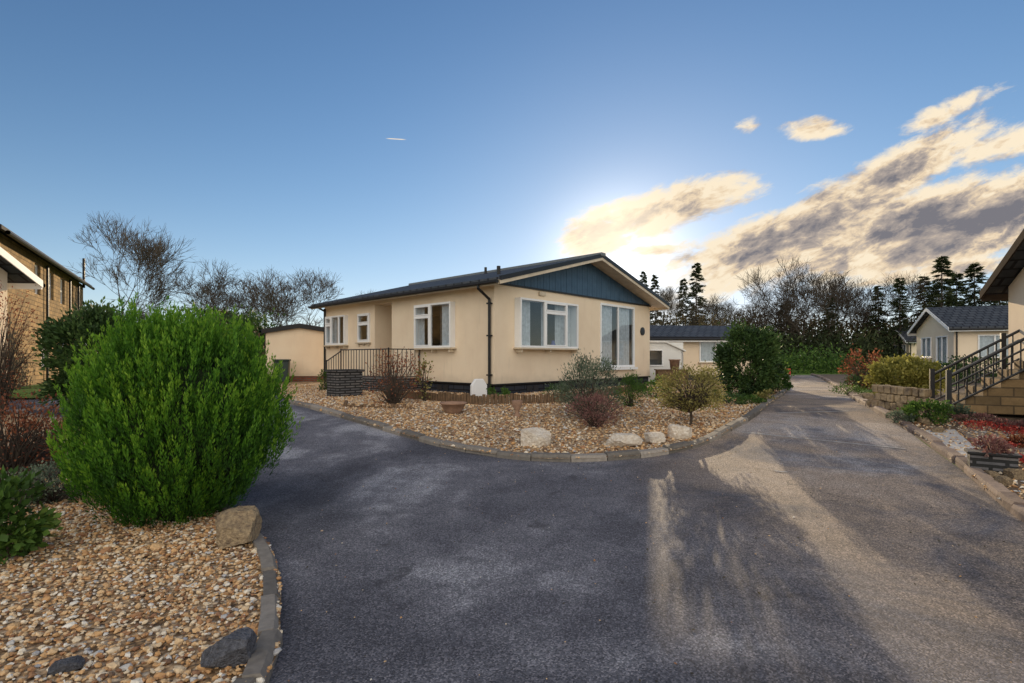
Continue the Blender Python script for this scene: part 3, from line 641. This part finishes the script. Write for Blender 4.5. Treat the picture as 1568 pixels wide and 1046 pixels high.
# left park home (edge of frame) and stone house
bungalow('bungalow',(-12.0,7.6),math.radians(90+5),5.2,6,3.2,.50,M_cream,M_roof,gwins=((3.6,4.7,1.3,2.5),),ov=.45)
S=empty('stone_house',(-23.6,28.5,.3),ang(.518,-.855))
m=MB(); TS=lambda a,d,z:(a,d,z)
ops=[(.7,1.6,3.7,4.9),(2.6,3.5,3.7,4.9),(4.6,5.5,3.7,4.9),(6.8,7.7,3.7,4.9),(9,9.9,3.7,4.9),(.8,1.9,.8,2.2),(4.2,5.3,.8,2.2),(7.8,8.9,.8,2.2)]
wall(m,TS,0,15,0,5.2,ops,.3); m.box(0,.3,-7,-.3,0,5.2); m.box(14.7,15,-7,-.3,0,5.2); m.box(0,15,-7.3,-7,0,5.2)
for xx in (0,14.75): m.add([(xx,0,5.2),(xx,-7.3,5.2),(xx,-3.65,6.9),(xx+.25,0,5.2),(xx+.25,-7.3,5.2),(xx+.25,-3.65,6.9)],[[0,1,2],[3,4,5],[0,1,4,3],[1,2,5,4],[2,0,3,5]])
m.build('walls',[M_stone],S)
m=MB(); 
for s0,s1 in ((.35,-3.65),(-7.65,-3.65)):
    m.add([(-.3,s0,5.1),(15.3,s0,5.1),(15.3,s1,6.98),(-.3,s1,6.98),(-.3,s0,5.22),(15.3,s0,5.22),(15.3,s1,7.1),(-.3,s1,7.1)],[[0,1,2,3],[4,5,6,7],[0,1,5,4],[1,2,6,5],[2,3,7,6],[3,0,4,7]])
m.build('roof',[M_roofx],S)
m=MB()
for o in ops:
    m.add([(o[0],-.18,o[2]),(o[1],-.18,o[2]),(o[1],-.18,o[3]),(o[0],-.18,o[3])],[[0,1,2,3]],1); m.box(o[0],o[1],-.29,-.27,o[2],o[3],2)
    for a in (o[0],(o[0]+o[1])/2-.03,o[1]-.06): m.box(a,a+.06,-.155,-.1,o[2],o[3],0)
    for z in (o[2],o[3]-.06,(o[2]+o[3])/2): m.box(o[0]+.062,o[1]-.062,-.15,-.105,z,z+.06,0)
m.build('windows',[M_white,M_glass,M_dark],S)
m=MB(); m.box(-.1,.7,-4.1,-3.2,6.4,7.9); m.lathe([(.12,7.9),(.1,8.3),(.0,8.3)],.3,-3.7,10,1); m.build('chimney',[M_stone,M_terr],S)
m=MB(); m.tubes([((-.2,.42,5.05),(15,.42,5.05),.07,.07),((1.9,.1,5.0),(1.9,.1,0),.05,.05),((.5,.1,5.0),(.5,.1,6.6),.06,.06),((4.0,.1,5.0),(4.0,.1,0),.05,.05),((8.4,.1,5.0),(8.4,.1,0),.05,.05)],8); m.build('gutter_pipes',[M_black],S)
bungalow('brick_house',(-30,48),math.radians(20),6,9,4.2,.5,M_redbrick,M_roof,gwins=((1,2,2.6,3.8),(3.8,4.8,2.6,3.8)))
# ------------------------------------------------------------------ right steps + railing
ST=empty('garden_steps',(9.15,11.25,.42),ang(.89,-.45))
m=MB()
for i in range(6): m.box(i*.26,(i+1)*.26+.02 if i<5 else 2.6,-1.15,-.05,0,.17*(i+1))
m.build('steps',[M_stone],ST,bevel=.015)
m=MB()
def sl(y):
    top=lambda x:.72+x*.655; bot=lambda x:.14+x*.655
    segs=[((0,y,top(0)),(2.2,y,top(2.2)),.03,.03),((0,y,bot(0)),(2.2,y,bot(2.2)),.022,.022),((0,y,(top(0)*2+bot(0))/3),(2.2,y,(top(2.2)*2+bot(2.2))/3),.02,.02)]
    for i in range(1,17): q=i*.13; segs.append(((q,y,bot(q)),(q,y,top(q)),.014,.014))
    m.tubes(segs,6)
    for q in (-.02,1.15): m.box(q-.04,q+.04,y-.04,y+.04,0 if q<0 else q*.655,top(max(q,0))+.12)
sl(0); sl(-1.2)
m.build('stair_railing',[M_metal],ST)
m=MB(); a=Vector(G(1345,628)); b=Vector(G(1428,640))
for k in range(3):
    for i in range(8):
        p=a.lerp(b,(i+.5*(k%2))/8); d=(b-a).normalized(); hw=(b-a).length/16*random.uniform(.8,.97)
        T2=lambda x,y,z,p=p,d=d:(p.x+d.x*x-d.y*y+random.uniform(-.01,.01),p.y+d.y*x+d.x*y,g(p.y)+.05+z+random.uniform(-.01,.01))
        m.box(-hw,hw,-.13+random.uniform(-.03,.03),.13,k*.17,k*.17+.155,0,T2)
m.build('stone_garden_wall',[M_sand],bevel=.02)
for i,(u,v,w,h) in enumerate([(1340,626,22,14),(1385,634,26,16),(1420,655,22,12),(1372,642,18,9),(1543,752,20,16),(1560,740,26,16),(1525,738,18,10),(1330,614,16,9),(1440,668,20,9),(1410,650,18,8),(1395,646,16,8)]): rock('garden_rock',u,v,w,h,M_sand,seed=i+11)
x,y=G(1519,728); m=MB(); m.box(-.22,.22,-.12,.12,0,.2); m.box(-.25,.25,-.15,.15,.2,.235); P_=m.build('trough_planter',[M_slate],loc=(x,y,g(y)+.06),rz=-.6,bevel=.01)
shrub('planter_heather',0,0,40,26,700,.045,L_pink,20,.2,10,pos=(x,y+.01)).location.z=.2
# ------------------------------------------------------------------ shrubs
shrub('rosemary_shrub',900,645,88,92,6500,.055,L_grey,90,.15,60,wr=.16,up=1.1)
shrub('heather_plant',912,657,78,50,3000,.04,L_pink,50,.17,60,wr=.2,up=.9)
shrub('lavender_plant',966,626,46,46,1800,.06,L_green,30,.18,20,wr=.15,up=1.0)
shrub('small_shrub',762,616,28,22,700,.05,L_green,16,.2,8)
shrub('twiggy_shrub',602,622,92,74,1100,.05,L_red,40,.22,110,up=.6)
shrub('small_shrub',500,600,22,30,700,.06,L_green,16,.2,8); shrub('small_shrub',855,618,40,26,700,.05,L_dark,20,.2,20)
shrub('dried_plant',650,618,22,70,160,.08,L_olive,12,.2,16)
shrub('green_plant',1005,612,60,28,900,.06,L_green,20,.2,8)
def ball(name,u,v,w,h,stem,n,leaf,mat):
    x,y=G(u,v); s=y/F; z=g(y)+.04; R=w/2*s; hh=h*s; zs=stem*s
    m=MB(); P,p,val=cloudpts(x,y,z+zs,R,R,hh-zs,n,110,.12)
    m.leaves(P,p+rng.normal(size=p.shape)*.6+np.array([0,0,.3]),leaf*rng.uniform(.6,1.3,n),leaf*.22,0,val)
    segs=[((x,y,z-.05),(x+.02,y,z+zs*.6),.03,.025),((x+.02,y,z+zs*.6),(x,y,z+zs+.1),.025,.022)]
    for i in range(160):
        q=P[rng.integers(0,n)]; md=np.array([x,y,z+zs+.15*hh])*.5+q*.5+rng.normal(size=3)*.05; segs+=[((x,y,z+zs),md,.012,.008),(md,q,.008,.003)]
    m.tubes(segs,4,1); return m.build(name,[mat,M_bark],recalc=False)
ball('standard_tree',1057,655,104,88,20,5500,.045,L_olive)
shrub('round_conifer',1145,612,88,112,11000,.10,L_dark,160,.10,10,wr=.25)
shrub('conifer_shrub',1186,606,40,48,2200,.08,L_green,40,.14,8)
for u,v,w,h,mt in ((1120,622,50,16,L_dark),(1150,622,40,14,L_green),(1172,616,30,14,L_olive),(1090,618,26,18,L_green),(1197,600,20,14,L_green)): shrub('low_plant',u,v,w,h,700,.05,mt,20,.2,6)
shrub('yellow_shrub',1388,606,94,56,8000,.10,L_yel,120,.11,10,wr=.3)
shrub('rust_shrub',1322,598,48,60,1300,.08,L_red,50,.16,160)
shrub('low_plant',1420,652,56,34,1800,.05,L_green,40,.16,10); shrub('low_plant',1462,645,50,20,900,.05,L_grey,30,.16,10)
for u,v,w,h,mt in ((1300,606,40,14,L_green),(1355,612,30,12,L_olive),(1380,650,34,14,L_grey),(1500,652,60,12,L_pink),(1545,662,50,14,L_pink),(1566,690,30,16,L_red),(1305,600,24,22,L_dark),(1440,600,40,40,L_dark)): shrub('low_plant',u,v,w,h,600,.045,mt,18,.2,6)
for u,v,w,h in ((1515,660,60,9),(1556,668,50,10),(1562,712,34,10),(1535,688,30,7)): shrub('red_flowers',u,v,w,h,420,.035,L_flow,26,.22,0,wr=.45)
shrub('hedge',1500,588,120,38,4000,.1,L_dark,60,.14,8)
shrub('berry_shrub',-2,640,90,200,1700,.05,L_red,110,.16,170,low=.1,wr=.28)
shrub('bare_shrub',15,745,150,125,1900,.045,L_red,70,.18,190,wr=.28)
shrub('laurel_shrub',5,868,88,115,1500,.07,L_green,40,.2,20,wr=.33)
shrub('cotoneaster_plant',85,775,120,60,2600,.03,L_grey,70,.16,80)
shrub('yew_hedge',145,630,120,155,12000,.11,L_dark,150,.10,12,wr=.25)
shrub('rust_shrub',70,720,90,80,1000,.045,L_red,60,.18,140)
shrub('hedge',290,600,240,110,7000,.16,L_dark,110,.12,10,pos=(-13.5,24.0),depth=.4)
# ------------------------------------------------------------------ trees
tree_at(TB,'birch_tree',182,34,312,0.4,.9)
tree_at(T[0],'bare_tree',372,46,402,1.0,1.15); tree_at(T[1],'bare_tree',448,47,404,2.0,1.2); tree_at(T[2],'bare_tree',405,52,408,3.0,1.1)
tree_at(T[1],'bare_tree',330,55,430,.2,1.1); tree_at(T[2],'bare_tree',553,60,442,1.2,1.2); tree_at(T[0],'bare_tree',250,58,462,.2,1.1); tree_at(T[1],'bare_tree',40,50,430,.8,1.0)
tree_at(T[0],'bare_tree',1232,48,394,.5,1.05); tree_at(T[2],'bare_tree',1190,50,416,1.5,1.1); tree_at(T[1],'bare_tree',1275,52,408,2.5,1.1); tree_at(T[0],'bare_tree',1145,58,440,3.5,1.1); tree_at(T[2],'bare_tree',1310,54,422,4.0,1.1)
tree_at(T[1],'bare_tree',1350,52,415,.9,1.1); tree_at(T[0],'bare_tree',1395,56,427,1.9,1.0); tree_at(T[2],'bare_tree',1100,120,450,2.9,1.0); tree_at(T[1],'bare_tree',1022,120,432,2.9,.9); tree_at(T[0],'bare_tree',1540,58,430,.9,1.1); tree_at(T[2],'bare_tree',1080,124,448,.9,1.1)
for i,(u,Y,tv,w) in enumerate([(1066,130,402,.95),(1046,130,426,.8),(1003,130,420,.8),(985,130,414,.7),(1442,46,392,1.15),(1492,48,402,1.15),(1415,52,422,1.1),(1530,46,422,1.1),(1378,48,425,1.0),(1465,50,417,1.1),(1270,50,455,1.2),(1200,52,465,1.2),(1345,50,437,1.0)]):
    tree_at(CN[i%2],'conifer_tree',u,Y,tv,i*1.3,w)
def brush(name,x0,y0,x1,y1,h,n,leaf,mat,nc,dep=2.0,gz=.3):
    m=MB(); t=rng.random(nc); c=np.stack([x0+(x1-x0)*t,y0+(y1-y0)*t+rng.normal(size=nc)*dep*.5,gz+h*rng.random(nc)**.8*(.6+.4*np.sin(t*37)**2)],1)
    k=rng.integers(0,nc,n); P=c[k]+rng.normal(size=(n,3))*np.array([.9,.7,.5]); P[:,2]=np.maximum(P[:,2],gz)
    m.leaves(P,rng.normal(size=(n,3))+np.array([0,0,.6]),leaf*rng.uniform(.5,1.4,n),leaf*.16,0,rng.random(nc)[k]); return m.build(name,[mat],recalc=False)
brush('tree_line',14,54,64,54,5.2,26000,.6,L_brown,420)
brush('tree_line',18,48,36,48,3.2,9000,.45,L_con,150)
brush('tree_line',-75,62,-10,66,3.6,18000,.7,L_brown,320)
brush('tree_line',-8,60,14,56,3.6,8000,.6,L_brown,120)
brush('hedge',16,36,24,37,1.2,5000,.25,L_green,80,.8,.4)
m=MB(); m.box(-.02,.02,-.02,.02,0,.5); m.box(-.28,.28,-.04,-.022,.15,.5,1); m.build('warning_sign',[M_metal,M_red],loc=(14.6,27.6,.42),rz=.3,bevel=.004)
k=420; X=rng.uniform(-2,7,k);Y=rng.uniform(2.3,9,k); kk=inpoly(X,Y,rpoly)&~inpoly(X,Y,cpoly)&~inpoly(X,Y,lpoly); X=X[kk];Y=Y[kk]
m=MB(); P=np.stack([X,Y,np.interp(Y,KN,KZ)+.009],1); D=np.stack([rng.normal(size=len(X)),rng.normal(size=len(X)),rng.uniform(0,.15,len(X))],1); 
D/=np.linalg.norm(D,axis=1,keepdims=True); S_=np.cross(D,[0,0,1.]); s=rng.uniform(.01,.028,len(X))[:,None]
VV=np.stack([P,P+D*s*.5+S_*s*.35,P+D*s+[0,0,.004],P+D*s*.5-S_*s*.35],1); m.add(VV.reshape(-1,3),(np.arange(len(X))*4)[:,None]+np.arange(4)[None]); m.build('fallen_leaves',[L_brown],recalc=False)
# ------------------------------------------------------------------ world
w=bpy.data.worlds.new("World"); scene.world=w; w.use_nodes=True; nt=NT(w.node_tree); 
for n_ in list(w.node_tree.nodes): w.node_tree.nodes.remove(n_)
out=nt.node('ShaderNodeOutputWorld'); sky=nt.node('ShaderNodeTexSky',sky_type='NISHITA'); sky.sun_disc=False; sky.sun_elevation=SUN_EL; sky.sun_rotation=SUN_AZ; sky.air_density=1.0; sky.dust_density=0.10; sky.ozone_density=2.5
gm=nt.node('ShaderNodeGamma'); 
sc_=nt.mix(1.0,sky.outputs[0],(0.182,0.19,0.202,1),'MULTIPLY'); nt.l.new(sc_,gm.inputs[0]); nt.set(gm,1,1.28)
den=nt.node('ShaderNodeVectorMath',operation='MULTIPLY_ADD'); nt.l.new(gm.outputs[0],den.inputs[0]); den.inputs[1].default_value=(.85,.78,.6); den.inputs[2].default_value=(1,1,1)
dv=nt.node('ShaderNodeVectorMath',operation='DIVIDE'); nt.l.new(gm.outputs[0],dv.inputs[0]); nt.l.new(den.outputs[0],dv.inputs[1])
fin=nt.node('ShaderNodeVectorMath',operation='SCALE'); nt.l.new(dv.outputs[0],fin.inputs[0]); fin.inputs['Scale'].default_value=10.0
tc=nt.node('ShaderNodeTexCoord').outputs['Generated']; sp=nt.node('ShaderNodeSeparateXYZ'); nt.l.new(tc,sp.inputs[0])
sd=Vector((math.sin(SUN_AZ)*math.cos(SUN_EL),math.cos(SUN_AZ)*math.cos(SUN_EL),math.sin(SUN_EL)))
dt=nt.node('ShaderNodeVectorMath',operation='DOT_PRODUCT'); nt.l.new(tc,dt.inputs[0]); dt.inputs[1].default_value=Vector((math.sin(math.radians(11.5))*math.cos(SUN_EL),math.cos(math.radians(11.5))*math.cos(SUN_EL),math.sin(SUN_EL)))
om=nt.math('SUBTRACT',1.0,dt.outputs['Value'])
halo=nt.math('ADD',nt.math('MULTIPLY',nt.math('EXPONENT',nt.math('MULTIPLY',om,-190.0)),7.0),nt.math('MULTIPLY',nt.math('EXPONENT',nt.math('MULTIPLY',om,-26.0)),0.9))
hz=nt.math('MULTIPLY',nt.math('EXPONENT',nt.math('MULTIPLY',nt.math('ABSOLUTE',sp.outputs[2]),-8.0)),3.0)
hcol=nt.node('ShaderNodeVectorMath',operation='SCALE'); hcol.inputs[0].default_value=(1,.90,.72); nt.l.new(halo,hcol.inputs['Scale'])
hcol2=nt.node('ShaderNodeVectorMath',operation='SCALE'); hcol2.inputs[0].default_value=(.9,.97,1.05); nt.l.new(hz,hcol2.inputs['Scale'])
ad=nt.node('ShaderNodeVectorMath',operation='ADD'); nt.l.new(fin.outputs[0],ad.inputs[0]); nt.l.new(hcol.outputs[0],ad.inputs[1])
ad2=nt.node('ShaderNodeVectorMath',operation='ADD'); nt.l.new(ad.outputs[0],ad2.inputs[0]); nt.l.new(hcol2.outputs[0],ad2.inputs[1])
bg=nt.node('ShaderNodeBackground'); nt.l.new(ad2.outputs[0],bg.inputs[0]); nt.set(bg,1,0.11)
yy=nt.math('MAXIMUM',sp.outputs[1],0.05); px=nt.math('DIVIDE',sp.outputs[0],yy); pz=nt.math('DIVIDE',sp.outputs[2],yy)
cb=nt.node('ShaderNodeCombineXYZ'); nt.l.new(px,cb.inputs[0]); nt.l.new(pz,cb.inputs[1])
D=None
for (cx,cz,a,b_,an,wt) in [(.30,.290,.20,.050,17,1.3),(.17,.235,.085,.045,12,1.3),(.62,.285,.40,.056,29,1.7),(.86,.260,.44,.090,13,1.9),(.53,.225,.26,.062,14,1.6),(.575,.443,.072,.022,4,.9),(.46,.448,.02,.012,20,.3),(.85,.170,.30,.022,6,1.1),(.275,.208,.05,.012,0,.8),(.98,.42,.18,.035,15,.9),(.42,.165,.12,.012,8,.8),(.84,.475,.09,.02,24,.6)]:
    a_=math.radians(an); dx=nt.math('SUBTRACT',px,cx); dz=nt.math('SUBTRACT',pz,cz)
    xr=nt.math('ADD',nt.math('MULTIPLY',dx,math.cos(a_)/a),nt.math('MULTIPLY',dz,math.sin(a_)/a))
    zr=nt.math('ADD',nt.math('MULTIPLY',dx,-math.sin(a_)/b_),nt.math('MULTIPLY',dz,math.cos(a_)/b_))
    r2=nt.math('ADD',nt.math('MULTIPLY',xr,xr),nt.math('MULTIPLY',zr,zr))
    e=nt.math('MULTIPLY',nt.math('SUBTRACT',1.0,r2),wt); D=e if D is None else nt.math('MAXIMUM',D,e)
D=nt.math('MAXIMUM',D,-2.6)
rot=nt.node('ShaderNodeMapping'); nt.l.new(cb.outputs[0],rot.inputs[0]); nt.set(rot,'Rotation',(0,0,-.36))
mp=nt.node('ShaderNodeMapping'); nt.l.new(rot.outputs[0],mp.inputs[0]); nt.set(mp,'Scale',(1,2.3,1))
n1=nt.noise(mp.outputs[0],6.5,8,0.62,0.3); nf=nt.noise(mp.outputs[0],26,6,0.65,0.5)
mp2=nt.node('ShaderNodeMapping'); nt.l.new(mp.outputs[0],mp2.inputs[0]); nt.set(mp2,'Location',(.004,.055,0))
n2=nt.noise(mp2.outputs[0],6.5,5,0.62,0.3)
d=nt.math('ADD',nt.math('ADD',D,nt.math('MULTIPLY',nt.math('SUBTRACT',n1,0.5),3.4)),nt.math('MULTIPLY',nt.math('SUBTRACT',nf,0.5),1.8))
al=nt.math('MULTIPLY',nt.ss(d,-0.3,0.9),nt.ss(sp.outputs[1],0.1,0.3))
lit=nt.math('SUBTRACT',n1,n2)
sh=nt.math('ADD',nt.ss(d,0.6,2.2),nt.math('MULTIPLY',lit,-3.4),clamp=True)
ccol=nt.ramp(sh,[(0.0,(0.98,0.84,0.63)),(0.25,(0.84,0.67,0.47)),(0.55,(0.47,0.40,0.35)),(1.0,(0.20,0.195,0.22))])
gx=nt.math('SUBTRACT',px,.19); gz_=nt.math('SUBTRACT',pz,.22); gr=nt.math('SQRT',nt.math('ADD',nt.math('MULTIPLY',gx,gx),nt.math('MULTIPLY',gz_,gz_)))
glow=nt.ss(gr,0.20,0.0); ccol=nt.mix(nt.math('MULTIPLY',glow,.7),ccol,(1.4,1.18,.88,1))
bc=nt.node('ShaderNodeBackground'); nt.l.new(ccol,bc.inputs[0]); nt.set(bc,1,1.0)
tr=nt.math('MULTIPLY',nt.ss(nt.math('ABSOLUTE',nt.math('SUBTRACT',px,-.224)),.022,.010),nt.ss(nt.math('ABSOLUTE',nt.math('SUBTRACT',pz,nt.math('ADD',.4225,nt.math('MULTIPLY',nt.math('ADD',px,.224),-.06)))),.0012,.0003))
al=nt.math('MAXIMUM',al,nt.math('MULTIPLY',tr,nt.ss(sp.outputs[1],.1,.3)))
mx=nt.node('ShaderNodeMixShader'); nt.l.new(al,mx.inputs[0]); nt.l.new(bg.outputs[0],mx.inputs[1]); nt.l.new(bc.outputs[0],mx.inputs[2])
n3=nt.noise(tc,2.6,5,0.6,0.3); a3=nt.math('MULTIPLY',nt.ss(n3,0.36,0.56),nt.ss(nt.math('MULTIPLY',sp.outputs[1],-1.0),0.05,0.45)); a3=nt.math('MULTIPLY',a3,nt.ss(sp.outputs[2],-0.02,0.1))
b3=nt.node('ShaderNodeBackground'); nt.set(b3,0,(1.0,.93,.82,1)); nt.set(b3,1,1.95)  # unseen bright cloud bank behind the camera, added to fill the shaded facade
mx2=nt.node('ShaderNodeMixShader'); nt.l.new(a3,mx2.inputs[0]); nt.l.new(mx.outputs[0],mx2.inputs[1]); nt.l.new(b3.outputs[0],mx2.inputs[2]); nt.l.new(mx2.outputs[0],out.inputs[0])
l=bpy.data.lights.new('sun','SUN'); l.energy=5; l.angle=math.radians(.5); l.color=(1,.78,.50); lo=bpy.data.objects.new('sun',l); scene.collection.objects.link(lo); lo.rotation_euler=sd.to_track_quat('Z','Y').to_euler()
# ------------------------------------------------------------------ camera
cam=bpy.data.cameras.new('camera'); co=bpy.data.objects.new('camera',cam); scene.collection.objects.link(co); co.location=(0,0,CAMH); co.rotation_euler=(math.pi/2,0,0)
cam.sensor_width=36; cam.lens=36*F/1568; cam.shift_y=(HZ-523)/1568; cam.clip_end=2000; cam.clip_start=.05
scene.camera=co
scene.view_settings.view_transform='Standard'; scene.view_settings.look='None'; scene.view_settings.exposure=0
